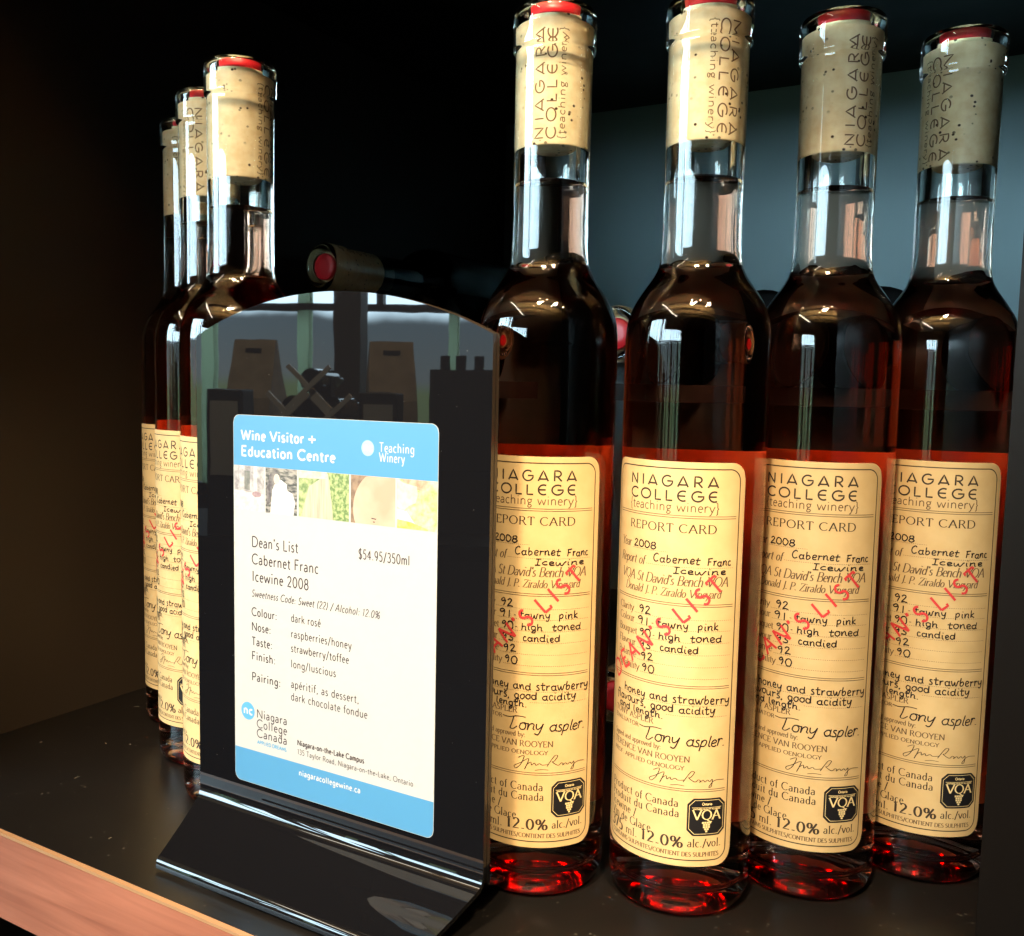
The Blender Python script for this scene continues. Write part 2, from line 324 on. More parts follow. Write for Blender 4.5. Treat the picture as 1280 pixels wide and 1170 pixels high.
def wrapper(radius, lift0, ang0=0.0):
    def fn(x, y, l):
        a = ang0 + x / (radius * 1000); rr = radius + (lift0 + l) / 1000
        return (rr * math.cos(a), rr * math.sin(a), y / 1000)
    return fn
def patch(x0, x1, top, bot, step=.8, rows=1):
    """column strip between two height functions, in mm"""
    n = max(2, int((x1 - x0) / step)); V = []; F = []
    xs = [x0 + (x1 - x0) * k / n for k in range(n + 1)]
    for x in xs:
        for j in range(rows + 1): V.append((x, bot(x) + (top(x) - bot(x)) * j / rows, 0))
    for i in range(n):
        for j in range(rows):
            a = i * (rows + 1) + j; F.append((a, a + rows + 1, a + rows + 2, a + 1))
    return V, F
def round_corner(x0, x1, rad, z, sgn):
    def fn(x):
        d = min(x - x0, x1 - x)
        return z if d >= rad else z - sgn * (rad - math.sqrt(max(0, rad * rad - (rad - d) ** 2)))
    return fn

# ------------------------------------------------------------------ wine bottle
RB = .0271
outer_core = smooth_prof([(.0232, .0006), (.0253, .0018), (.0266, .0046), (.0271, .009), (.0271, .03), (.0271, .12), (.0271, .19), (.0271, .2085), (.02695, .2148), (.0263, .2199),
                          (.0251, .2240), (.0236, .2272), (.0217, .2303), (.0195, .2335), (.0174, .2366), (.0158, .2398), (.01495, .2435), (.01462, .249), (.0145, .27), (.0146, .30), (.0146, .3185)], 6)
rim = smooth_prof([(.0146, .3185), (.0148, .3196), (.0156, .3204), (.0158, .3216), (.0158, .327), (.0157, .3325), (.0150, .3346), (.0136, .3353), (.0118, .3348), (.0104, .3336), (.0098, .332)], 4)[1:]
bore = [(.0094, .329), (.0093, .32), (.0093, .30), (.0093, FILL)]
punt = smooth_prof([(0, .0085), (.007, .0078), (.014, .0052), (.019, .0018), (.0215, .0004), (.0232, .0006)], 5)[:-1]
GV, GF = lathe(punt + outer_core + rim + bore)
wine_prof = smooth_prof([(0, .0135), (.008, .0128), (.016, .0105), (.0205, .0092), (.0232, .0096), (.0243, .0125), (.02455, .02), (.0246, .10), (.0246, .19), (.0246, .2085), (.0244, .2145), (.0237, .2195),
                         (.0224, .2238), (.0206, .2272), (.0184, .2303), (.016, .2335), (.0136, .2366), (.0116, .2398), (.0102, .2435), (.0095, .249), (.0093, .258), (.0093, FILL)], 6)
WV, WF = lathe(wine_prof + [(.0088, FILL), (0, FILL)])
CZ0, CZ1 = .2842, .3312
CV, CF = lathe([(0, CZ0), (.0088, CZ0), (.0093, CZ0 + .0003), (.0095, CZ0 + .001), (.0095, CZ1 - .001), (.0093, CZ1), (0, CZ1)], 64)
SV, SF = lathe([(0, CZ1 + .0001), (.0086, CZ1 + .0001), (.0088, CZ1 + .0008), (.0088, CZ1 + .0022), (.0082, CZ1 + .0028), (.004, CZ1 + .003), (0, CZ1 + .003)], 64)

def mesh_of(name, V, F, mats, smooth=True):
    me = bpy.data.meshes.new(name); me.from_pydata(V, [], F); me.update()
    for m in mats: me.materials.append(m)
    if smooth:
        for p in me.polygons: p.use_smooth = True
    return me
ME_GLASS = mesh_of('glass', GV, GF, [M_GLASS]); ME_WINE = mesh_of('wine', WV, WF, [M_WINE])
ME_SHADE_WINE = mesh_of('shaded_wine', WV, WF, [M_SHADE_WINE])
for p in list(ME_WINE.polygons) + list(ME_SHADE_WINE.polygons):
    if all(ME_WINE.vertices[v].co.z > FILL - 1e-5 for v in p.vertices): p.use_smooth = False
ME_CORK = mesh_of('cork', CV, CF, [M_CORK]); ME_SEAL = mesh_of('wax_seal', SV, SF, [M_SEAL])

# --- label artwork (mm; x from label centre, y = height above shelf) ---
LW, LB, LT = 28.6, 21.3, 169.6
lift_label = .12
wrap_l = wrapper(RB, lift_label)
pv, pf = patch(-LW, LW, round_corner(-LW, LW, 6, LT, 1), round_corner(-LW, LW, 6, LB, -1), .6, 4)
# finer columns near the rounded corners come from the small step
ME_LABEL = mesh_of('front_label', [wrap_l(*v) for v in pv], pf, [M_LABEL])
bv, bf = patch(-LW * .98, LW * .98, round_corner(-LW, LW, 4, 171.5, 1), round_corner(-LW, LW, 4, LB, -1), .8, 4)
wrap_b = wrapper(RB, .1, math.pi)
ME_BACKL = mesh_of('back_label', [wrap_b(*v) for v in bv], bf, [M_BACK])

pr = Ink(); fd = Ink(); pen = Ink(); st = Ink(); emb = Ink()
# border
bx, b0, b1, br = 26.2, 23.7, 167.2, 4.2
pts = arc(bx - br, b1 - br, br, br, 0, 90, 8) + arc(-bx + br, b1 - br, br, br, 90, 180, 8) + arc(-bx + br, b0 + br, br, br, 180, 270, 8) + arc(bx - br, b0 + br, br, br, 270, 360, 8)
pr.ribbon(pts + [pts[0]], .42)
pr.text('NIAGARA', -17.1, 17.7, 160.7, 3.8, .62, font=LOGO, track=.34)
pr.text('COLLEGE', -16.9, 17.7, 155.7, 3.6, .62, font=LOGO, track=.26)
fd.text('{teaching winery}', -17.2, 18.2, 151.9, 3.3, .36, track=.07)
def rule(z):
    pr.ribbon([(-24.4, z + .45), (25.0, z + .45)], .2); pr.ribbon([(-24.4, z - .35), (25.0, z - .35)], .2)
for z in (150.0, 118.3, 88.4, 50.1): rule(z)
pr.text('REPORT CARD', -16.6, 17.5, 144.4, 3.0, 0.51, .2, True, track=.16)
def dotted(x0, x1, z):
    x = x0
    while x < x1: fd.ribbon([(x, z), (min(x + .45, x1), z)], .14); x += .8
IT = .22
fd.text('Year', -22.6, -16.0, 137.2, 3.2, 0.46, .2, True, IT, .02); dotted(-15, .5, 137.0)
fd.text('Report of', -22.6, -8.8, 131.4, 3.3, 0.49, .2, True, IT, .02); dotted(-8, 24.5, 132.0)
fd.text("VQA St David's Bench VQA", -21.5, 22.6, 125.3, 3.5, 0.49, .2, True, IT, .02)
fd.text('Donald J. P. Ziraldo Vineyard', -18.6, 20.0, 121.1, 2.9, 0.41, .18, True, IT, .02)
for t, z, xe in (('Clarity', 113.2, -13.3), ('Colour', 109.2, -12.6), ('Bouquet', 104.8, -11.2), ('Flavour', 100.4, -11.6), ('Balance', 96.0, -11.2), ('Ageability', 91.7, -9.6)):
    fd.text(t, -22.6, xe, z, 2.6, 0.41, .18, True, 0, .02); dotted(xe + .6, 24.6, z - .2)
J = .05
pen.text('2008', -14.3, -4.0, 137.6, 2.5, .47, font=PEN, track=.03, jitter=J)
pen.text('Cabernet', -5.3, 12.0, 133.2, 2.9, .43, font=PEN, track=.03, jitter=J, slant=.1); pen.text('Franc', 14.5, 23.4, 132.8, 2.8, .43, font=PEN, track=.03, jitter=J, slant=.1)
pen.text('Icewine', 2.6, 21.6, 129.6, 2.3, .43, font=PEN, track=.03, jitter=J, slant=.1)
for t, x, z in (('92', -10.6, 113.4), ('91', -11.2, 109.2), ('90', -10.2, 104.8), ('93', -9.9, 100.4), ('92', -9.0, 96.2), ('90', -8.4, 91.9)):
    pen.text(t, x, x + 5.4, z, 2.9, .47, font=PEN, track=.03, jitter=J)
pen.text('tawny', -2.6, 9.0, 109.6, 2.7, .43, font=PEN, track=.03, jitter=J); pen.text('pink', 12.0, 19.8, 109.4, 2.8, .43, font=PEN, track=.03, jitter=J)
pen.text('high', -2.0, 6.2, 105.0, 2.8, .43, font=PEN, track=.03, jitter=J); pen.text('toned', 9.5, 21.2, 105.0, 2.8, .43, font=PEN, track=.03, jitter=J)
pen.text('candied', -1.4, 12.8, 100.8, 2.7, .43, font=PEN, track=.03, jitter=J)
pen.text('.', -4.6, -4.2, 110.2, 2.8, .6); pen.text('.', -4.0, -3.6, 105.8, 2.8, .6)
pen.text('honey and strawberry', -17.4, 25.4, 82.3, 3.1, .45, font=PEN, track=.03, jitter=J)
pen.text('flavours, good acidity', -22.6, 19.8, 78.7, 3.0, .45, font=PEN, track=.03, jitter=J); pen.text('and length.', -20.5, 1.0, 75.6, 2.7, .45, font=PEN, track=.03, jitter=J)
dotted(-22, 24.6, 81.7); dotted(2, 24.6, 77.6)
fd.text('TONY ASPLER', -23.0, -2.8, 73.2, 2.1, 0.41, .17, True, track=.14)
fd.text('EVALUATOR', -23.2, -9.0, 70.5, 1.5, 0.34, .15, True, track=.14)
fd.text('Signed and approved by:', -23.2, .5, 64.2, 1.9, 0.32, .14, True, track=.06)
fd.text('TERENCE VAN ROOYEN', -23.2, 11.1, 60.6, 2.2, 0.41, .17, True, track=.12)
fd.text('PROF. APPLIED OENOLOGY', -23.2, 9.2, 57.6, 1.5, 0.34, .15, True, track=.14)
def curve(pts, x0, x1, y, sc, wt):
    xs = [p[0] for p in pts]; k = (x1 - x0) / (max(xs) - min(xs)); mn = min(xs)
    pp = smooth_prof([(x0 + (p[0] - mn) * k, y + p[1] * sc) for p in pts], 6); pen.ribbon(pp, wt, wt * .6)
# signature one: looped "Tony Aspler."
curve([(0, 5.0), (2.5, 4.7), (6, 5.5), (9, 5.3)], -8.6, .6, 66.8, .95, .46); curve([(1.2, 5.0), (.6, 2.4), (0, .4), (1.0, .1), (2.4, 1.4)], -5.4, -2.6, 66.8, .95, .46)
pen.text('ony', -2.4, 7.2, 67.0, 4.3, .46, font=PEN, jitter=.05, slant=.22, track=-.06)
pen.text('aspler', 9.2, 22.8, 66.6, 4.2, .46, font=PEN, jitter=.05, slant=.22, track=-.06)
pen.text('.', 23.2, 23.8, 66.6, 2.6, .6)
# signature two: long scribble
curve([(2.5, 5.4), (1.2, 4.2), (3.2, 5.6), (2.2, 1.0), (.6, -1.6), (0, -.4), (2, 1.6), (4.6, 4.2), (4.2, 1.2), (3.4, -1.8), (4.2, 1.0), (5.4, 2.4), (5.6, .8), (6.6, 2.0), (7, .8), (8.2, 1.8), (9, 1.0), (11, 1.4)], -3.4, 9.5, 53.0, .72, .30)
curve([(0, .2), (1.4, 4.0), (2.4, 6.0), (3.2, 5.6), (2.2, 3.0), (1.6, 2.6), (3.4, .6), (4.4, 1.8), (5, 1.2), (4.8, .4), (5.8, 1.6), (6.4, .6), (7.2, 1.6), (7.8, .6), (8.6, 1.8), (8.4, -1.8), (7.6, -2.2), (8.6, .2), (10, 1.4), (12.4, 1.2)], 9.0, 24.4, 53.0, .72, .30)
curve([(0, 0), (2, .5), (4, .2)], 4.5, 9.5, 51.6, .8, .26)
pr.text('Product of Canada', -23.8, 7.6, 43.6, 3.0, 0.44, .19, True, track=.12)
pr.text('Produit du Canada', -23.8, 8.0, 39.8, 3.0, 0.44, .19, True, track=.12)
pr.text('Icewine /', -23.8, -8.7, 36.0, 3.0, 0.44, .19, True, track=.12)
pr.text('Vin de Glace', -23.8, -2.4, 32.2, 3.0, 0.44, .19, True, track=.12)
pr.text('375', -23.8, -15.6, 27.6, 4.2, 0.88, .34, True, track=.08); pr.text('ml.', -13.6, -8.0, 28.0, 3.0, 0.44, .19, True)
pr.text('12.0%', -6.2, 9.8, 28.4, 4.0, 0.88, .34, True, track=.12); pr.text('alc./vol.', 11.4, 24.2, 28.8, 3.0, 0.44, .19, True)
fd.text('CONTAINS SULPHITES/CONTIENT DES SULPHITES', -22.6, 23.4, 25.2, 1.6, 0.34, .15, True, track=.1)
# stamp
ca, sa = math.cos(R_(41.5)), math.sin(R_(41.5))
st.text("DEAN'S LIST", -23.0, 36.6, 85.5, 6.2, .92, rot=(ca, sa, -23.0, 85.5), track=.3)
# emblem
ex0, ex1, ez0, ez1 = 10.9, 25.4, 33.0, 47.2
def emb_half(inset, name, m, lift):
    x0, x1, z0, z1 = ex0 + inset, ex1 - inset, ez0 + inset, ez1 - inset; c = 2.2
    V, F = patch(x0, x1, lambda x: z1 - max(0, c - min(x - x0, x1 - x)), lambda x: z0 + max(0, c - min(x - x0, x1 - x)), .5)
    return mesh_of(name, [wrapper(RB, lift)(*v) for v in V], F, [m])
ME_EMBLEM = emb_half(0, 'emblem', M_EMB, lift_label + .03)
o_ = .75; c = 2.0
oc = [(ex0 + o_ + c, ez1 - o_), (ex1 - o_ - c, ez1 - o_), (ex1 - o_, ez1 - o_ - c), (ex1 - o_, ez0 + o_ + c), (ex1 - o_ - c, ez0 + o_), (ex0 + o_ + c, ez0 + o_), (ex0 + o_, ez0 + o_ + c), (ex0 + o_, ez1 - o_ - c)]
emb.ribbon(oc + [oc[0]], .16)
emb.text('VQA', 13.0, 23.5, 39.2, 3.5, .62, .26, True, track=.04)
emb.text('Ontario', 16.3, 20.0, 44.6, .95, .2); emb.ribbon([(12.6, 43.7), (23.8, 43.7)], .16); emb.text('VINTNERS QUALITY ALLIANCE', 13.0, 23.4, 42.9, .5, .14); 
for row, cnt in enumerate((4, 3, 3, 2, 1)):
    for k in range(cnt):
        cx = 18.2 + (k - (cnt - 1) / 2) * .92; cz = 38.0 - row * .82
        emb.ribbon([(cx - .38, cz), (cx + .38, cz)], .7)
def ink_mesh(ink, name, m, lift):
    wf = wrapper(RB, lift)
    return mesh_of(name, [wf(*v) for v in ink.V], ink.F, [m], False)
LABEL_PARTS = [('printed_lettering', ink_mesh(pr, 'printed_lettering', M_INK, lift_label + .03)), ('printed_caption', ink_mesh(fd, 'printed_caption', M_INK2, lift_label + .03)),
               ('handwriting', ink_mesh(pen, 'handwriting', M_PEN, lift_label + .08)), ('red_stamp', ink_mesh(st, 'red_stamp', M_STAMP, lift_label + .13)),
               ('emblem', ME_EMBLEM), ('emblem_lettering', ink_mesh(emb, 'emblem_lettering', M_EMBG, lift_label + .07))]
# cork print (x along the cork, y round it)
ck = Ink()
L0 = CZ0 * 1000 + 2.0
ck.text('NIAGARA', 0, 40, 2.0, 3.1, .5, font=LOGO, track=.34); ck.text('COLLEGE', 0, 40, -2.0, 3.1, .5, font=LOGO, track=.3); ck.text('{teaching winery}', 0, 40, -5.0, 2.3, .3)
ck.text('VINTAGE', 6, 34, 14.0, 2.6, .45, font=LOGO | {'V': G['V'], 'T': G['T']}, track=.3) if False else None
def cork_ink(name, flip):
    V = []
    for x, y, l in ck.V:
        if flip: x, y = 40 - x, -y
        a = -y / 9.5; rr = .0095 + (.05 + l) / 1000
        V.append((rr * math.cos(a), rr * math.sin(a), (L0 + x) / 1000))
    return mesh_of(name, V, ck.F, [plain('cork_print', (.20, .11, .055), .7, .1)], False)
ME_CK = [cork_ink('cork_print', False), cork_ink('cork_print', True)]

def caustic(o):
    o.cycles.is_caustics_caster = True; return o
def recv(o):
    o.cycles.is_caustics_receiver = True; return o
FACE = R_(-118.5)
def make_bottle(pos, label, group, flip=0, cork_turn=0.0, face=FACE, matrix=None, lab=True):
    t = empty('wine_bottle', pos, 0, label, 'wine bottle', group)
    if matrix is not None: t.matrix_world = matrix
    gl = caustic(link('glass', ME_GLASS, None, t)); wi = caustic(link('wine', ME_WINE if lab else ME_SHADE_WINE, None, t))
    co = recv(link('cork', ME_CORK, None, t)); cp = recv(link('cork_print', ME_CK[flip], None, co)); recv(link('wax_seal', ME_SEAL, None, t))
    co.rotation_euler.z = cork_turn
    if lab:
        fl = link('front_label', ME_LABEL, None, t); fl.rotation_euler.z = face
        for nm, me in LABEL_PARTS: link(nm, me, None, fl)
        bl = recv(link('back_label', ME_BACKL, None, t)); bl.rotation_euler.z = face
    return t

# ------------------------------------------------------------------ cabinet (local x along the front edge, y into the depth)
YAW = R_(-29.58)
def black_laminate(name, rough, dust=True, col=(.010, .009, .008)):
    m, nt, b, N, Lk = mat(name)
    tc = N('ShaderNodeTexCoord')
    nz = N('ShaderNodeTexNoise'); nz.inputs['Scale'].default_value = 26; nz.inputs['Detail'].default_value = 6
    mr = N('ShaderNodeMapRange'); mr.inputs['To Min'].default_value = rough - .05; mr.inputs['To Max'].default_value = rough + .08
    Lk(tc.outputs['Object'], nz.inputs['Vector']); Lk(nz.outputs[0], mr.inputs[0]); Lk(mr.outputs[0], b.inputs['Roughness'])
    b.inputs['Base Color'].default_value = (*col, 1); b.inputs['Specular IOR Level'].default_value = .5 if dust else .3
    if dust:
        vo = N('ShaderNodeTexVoronoi'); vo.inputs['Scale'].default_value = 210; Lk(tc.outputs['Object'], vo.inputs['Vector'])
        cr = N('ShaderNodeValToRGB'); e = cr.color_ramp.elements; e[0].position = .05; e[0].color = (1, 1, 1, 1); e[1].position = .15; e[1].color = (0, 0, 0, 1)
        n2 = N('ShaderNodeTexNoise'); n2.inputs['Scale'].default_value = 70; Lk(tc.outputs['Object'], n2.inputs['Vector'])
        c2 = N('ShaderNodeValToRGB'); c2.color_ramp.elements[0].position = .47; c2.color_ramp.elements[1].position = .60
        mu = N('ShaderNodeMath'); mu.operation = 'MULTIPLY'; Lk(vo.outputs['Distance'], cr.inputs[0]); Lk(cr.outputs[0], mu.inputs[0]); Lk(n2.outputs[0], c2.inputs[0]); Lk(c2.outputs[0], mu.inputs[1])
        mx = N('ShaderNodeMix'); mx.data_type = 'RGBA'; mx.inputs[6].default_value = (*col, 1); mx.inputs[7].default_value = (.065, .056, .046, 1)
        Lk(mu.outputs[0], mx.inputs[0]); Lk(mx.outputs[2], b.inputs['Base Color'])
    return m
M_SHELF = black_laminate('black_laminate_top', .33, True, (.006, .005, .0045))
M_PANEL = black_laminate('black_laminate_side', .44, False, (.010, .008, .0065))
M_BACKP = black_laminate('blue_grey_laminate', .52, False, (.29, .42, .45))
def wood_mat():
    m, nt, b, N, Lk = mat('cherry_veneer')
    tc = N('ShaderNodeTexCoord'); mp = N('ShaderNodeMapping'); mp.inputs['Scale'].default_value = (14, 60, 260)
    nz = N('ShaderNodeTexNoise'); nz.inputs['Scale'].default_value = 1; nz.inputs['Detail'].default_value = 6; nz.inputs['Distortion'].default_value = .6
    cr = N('ShaderNodeValToRGB'); e = cr.color_ramp.elements; e[0].position = .3; e[0].color = (.24, .080, .046, 1); e[1].position = .72; e[1].color = (.39, .145, .086, 1)
    Lk(tc.outputs['Object'], mp.inputs[0]); Lk(mp.outputs[0], nz.inputs['Vector']); Lk(nz.outputs[0], cr.inputs[0]); Lk(cr.outputs[0], b.inputs['Base Color'])
    b.inputs['Roughness'].default_value = .42; return m
M_WOOD = wood_mat()
XL, XR, YF, YB, ZT = -.3675, .1085, -.1128, .482, .452
cab = empty('display_cabinet', (0, 0, 0), YAW, 'black display cabinet with cherry wood shelf edge holding the bottles and the sign', 'cabinet')
boxobj('shelf_board', (XL, XR, YF, YB, -.0388, 0), M_SHELF, cab)
we = boxobj('wood_edge', (XL, XR, YF - .0022, YF - .0001, -.0388, -.0016), M_WOOD, cab)
boxobj('edge_line', (XL, XR, YF - .0022, YF - .0001, -.0014, -.0001), plain('pale_edge', (.36, .20, .10), .4), cab)
boxobj('side_panel', (XL - .02, XL - .0002, YF - .002, YB, -.6, 1.0), black_laminate('glow_tinted_laminate', .46, False, (.036, .026, .018)), cab)  # left wall: warm glow on black laminate put into a browner base
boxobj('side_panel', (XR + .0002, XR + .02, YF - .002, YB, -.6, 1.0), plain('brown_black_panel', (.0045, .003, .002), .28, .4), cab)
boxobj('back_panel', (XL - .02, XR + .02, YB + .0005, YB + .02, -.6, 1.0), M_BACKP, cab)
boxobj('upper_shelf', (XL, XR, YF, YB, ZT, ZT + .039), M_PANEL, cab)
boxobj('rack_ledge', (-.18, XR - .001, .25, .475, .186, .1975), M_PANEL, cab)
boxobj('rack_ledge', (XL + .001, -.22, .31, .475, .231, .2432), M_PANEL, cab)

def cab_pt(x, y, z): 
    c_, s_ = math.cos(YAW), math.sin(YAW); return Vector((x * c_ - y * s_, x * s_ + y * c_, z))

# ------------------------------------------------------------------ the standing bottles
GR = 'wine bottles standing on the shelf'
make_bottle((-.05606, .01155, 0), 'wine bottle standing directly right of the black sign, which covers part of its label', GR, 0, R_(-101 + 2), face=FACE + R_(15))
make_bottle((0, 0, 0), 'foremost wine bottle, its whole cream label in view, second right of the sign', GR, 1, R_(-101 + 33))
make_bottle((.05293, .01259, 0), 'wine bottle with shaded grey cork, between the foremost bottle and the rightmost one', GR, 0, R_(-110 + 45), face=FACE + R_(2))
make_bottle((.10569, .02703, 0), 'dimmest wine bottle of the right row, standing against the right cabinet side', GR, 1, R_(-115 - 50), face=FACE - R_(2))
make_bottle((-.19440, .07812, 0), 'nearest of the three bottles behind the sign, its cork brightly lit', GR, 1, R_(-75 + 75), face=FACE - R_(17))
make_bottle((-.22345, .12412, 0), 'middle one of the three overlapping bottles left of the sign', GR, 1, R_(-70 - 50), face=FACE - R_(16))
make_bottle((-.25126, .17757, 0), 'furthest back of the three bottles left of the sign, with unlit cork', GR, 1, R_(-70 - 20), face=FACE - R_(17))

# ------------------------------------------------------------------ bottles lying at the back
def lying(x, ycap, z, label, group='bottles lying at the back of the cabinet', turn=False):
    nd = cab_pt(0, 1, 0) - cab_pt(0, 0, 0)
    zax = nd if turn else -nd; xax = Vector((0, 0, 1)); yax = zax.cross(xax)
    m = Matrix((xax, yax, zax)).transposed().to_4x4(); m.translation = cab_pt(x, ycap + (0 if turn else .3353), z)
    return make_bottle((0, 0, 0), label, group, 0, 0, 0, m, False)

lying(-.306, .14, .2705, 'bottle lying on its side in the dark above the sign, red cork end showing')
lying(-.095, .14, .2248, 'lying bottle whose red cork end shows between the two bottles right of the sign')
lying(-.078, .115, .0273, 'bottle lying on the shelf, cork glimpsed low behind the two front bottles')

# ------------------------------------------------------------------ acrylic sign stand
S0 = cab_pt(-.1182, -.070, 0)
stand = empty('sign_stand', S0, YAW, 'black acrylic menu sign with arched top and white and blue wine card', 'sign')
M_ACR = plain('black_acrylic', (.004, .004, .005), .015, .5)
nt_ = M_ACR.node_tree; b_ = nt_.nodes['Principled BSDF']; tc_ = nt_.nodes.new('ShaderNodeTexCoord'); nz_ = nt_.nodes.new('ShaderNodeTexNoise'); nz_.inputs['Scale'].default_value = 30; nz_.inputs['Detail'].default_value = 2
bp_ = nt_.nodes.new('ShaderNodeBump'); bp_.inputs['Strength'].default_value = .06; bp_.inputs['Distance'].default_value = .0004
nt_.links.new(tc_.outputs['Object'], nz_.inputs['Vector']); nt_.links.new(nz_.outputs[0], bp_.inputs['Height']); nt_.links.new(bp_.outputs[0], b_.inputs['Normal'])
M_EDGE = plain('acrylic_edge', (.042, .030, .021), .2)
def arch(x):       # mm, x from centre
    hw = 71.0; top, side = 228.6, 212.4
    h = top - side; Rr = (hw * hw + h * h) / (2 * h)
    return top - Rr + math.sqrt(max(0, Rr * Rr - x * x))
def sheet(name, sgn, y0, th):
    """bent sheet: foot tip -> ramp -> bend -> vertical to the arch. sgn -1 = front"""
    base = []
    prof = [(30.6, 1.2), (30.5, 2.6), (30.0, 3.8), (29.2, 4.5), (28, 5.0), (22, 7.5), (14, 10.95), (6, 14.9), (3.6, 16.1), (2.0, 17.2), (.9, 18.8), (.2, 20.8), (0, 23), (0, 25)]
    sp = smooth_prof(prof, 5)
    n = 48; xs = [-71 + 142 * k / n for k in range(n + 1)]
    nz = 6
    bm = bmesh.new()
    def rowpts(x):
        c = list(sp)
        t = arch(x)
        for k in range(1, nz + 1): c.append((0, 25 + (t - 25) * k / nz))
        return c
    rowsA, rowsB = [], []
    for x in xs:
        c = rowpts(x); ra, rb = [], []
        for i, (d_, z) in enumerate(c):
            q0 = Vector(c[max(i - 1, 0)]); q1 = Vector(c[min(i + 1, len(c) - 1)]); tg = (q1 - q0).normalized()
            nn = Vector((tg.y, -tg.x))           # towards +d (outer face is the one facing away from the other sheet)
            if nn.x < 0 and nn.y < 0: nn = -nn
            hi = Vector((d_, z)) + nn * th / 2; lo = Vector((d_, z)) - nn * th / 2
            if i == len(c) - 1: hi.y = lo.y = z
            ra.append(bm.verts.new((x * (1 - .12 * max(0, d_) / 30) / 1000, (y0 + sgn * hi.x) / 1000, hi.y / 1000))); rb.append(bm.verts.new((x * (1 - .12 * max(0, d_) / 30) / 1000, (y0 + sgn * lo.x) / 1000, max(.0003, lo.y / 1000))))
        rowsA.append(ra); rowsB.append(rb)
    m_ = len(rowsA[0]); edge = []
    for i in range(n):
        for j in range(m_ - 1):
            bm.faces.new((rowsA[i][j], rowsA[i + 1][j], rowsA[i + 1][j + 1], rowsA[i][j + 1]))
            bm.faces.new((rowsB[i][j], rowsB[i][j + 1], rowsB[i + 1][j + 1], rowsB[i + 1][j]))
        edge.append(bm.faces.new((rowsA[i][-1], rowsA[i + 1][-1], rowsB[i + 1][-1], rowsB[i][-1])))
        bm.faces.new((rowsA[i][0], rowsB[i][0], rowsB[i + 1][0], rowsA[i + 1][0]))
    for j in range(m_ - 1):
        e1 = bm.faces.new((rowsA[0][j], rowsA[0][j + 1], rowsB[0][j + 1], rowsB[0][j])); e2 = bm.faces.new((rowsA[n][j], rowsB[n][j], rowsB[n][j + 1], rowsA[n][j + 1]))
        if j >= len(sp) - 1: edge += [e1, e2]
    for fc in edge: fc.material_index = 1
    bmesh.ops.recalc_face_normals(bm, faces=bm.faces)
    o = from_bm(name, bm, [M_ACR, M_EDGE], stand, True)
    o.data.set_sharp_from_angle(angle=R_(40))
    return o
TH = 2.0
sheet('front_sheet', -1, 0.0, TH)
sheet('back_sheet', 1, TH + .35, TH)

# --- the card (mm, origin at its lower left corner); 99.6 x 151.3
CW, CH = 99.6, 151.3
card_e = empty('card', (0, 0, 0)); bpy.data.objects.remove(card_e)
M_WHITE = plain('white_card', (.385, .387, .38), .5, .25); M_BLUE = plain('blue_print', (.06, .21, .385), .45, .3)
M_GREYT = plain('grey_print', (.055, .042, .046), .5, .2); M_GREYL = plain('light_grey_print', (.24, .22, .22), .5, .2); M_WT = plain('white_print', (.47, .47, .47), .4, .2); M_BT = plain('blue_lettering', (.08, .28, .48), .4, .2)
CX0, CZ_0, CY = -168.1 + 118.2, 30.0, -TH / 2 - .06
def cpt(x, y, l): return ((CX0 + x) / 1000, (CY - l) / 1000, (CZ_0 + y) / 1000)
def flat(name, V, F, m, lift, parent): return from_py(name, [cpt(x, y, lift) for x, y, *_ in V], F, m, parent)
rc = 3.2
V, F = patch(0, CW, round_corner(0, CW, rc, CH, 1), round_corner(0, CW, rc, 0, -1), .4)
nV = len(V); V2 = [cpt(x, y, 0.12) for x, y, _ in V] + [cpt(x, y, -.02) for x, y, _ in V]
F2 = F + [tuple(reversed([i + nV for i in q])) for q in F]
top = [i for i in range(1, nV, 2)]; bot = [i for i in range(0, nV, 2)]
for a, b in zip(top, top[1:]): F2.append((a, b, b + nV, a + nV))
for a, b in zip(bot, bot[1:]): F2.append((b, a, a + nV, b + nV))
F2.append((0, 1, 1 + nV, nV)); F2.append((nV - 1, nV - 2, 2 * nV - 2, 2 * nV - 1))
card = from_py('card', V2, F2, M_WHITE, stand)
for p in card.data.polygons: p.use_smooth = False
y131 = 131.0
V, F = patch(.15, CW - .15, round_corner(.15, CW - .15, rc, CH - .15, 1), lambda x: y131, .4); flat('header_band', V, F, M_BLUE, .15, card)
V, F = patch(.15, CW - .15, lambda x: 14.1, round_corner(.15, CW - .15, rc, .15, -1), .4); flat('footer_band', V, F, M_BLUE, .15, card)

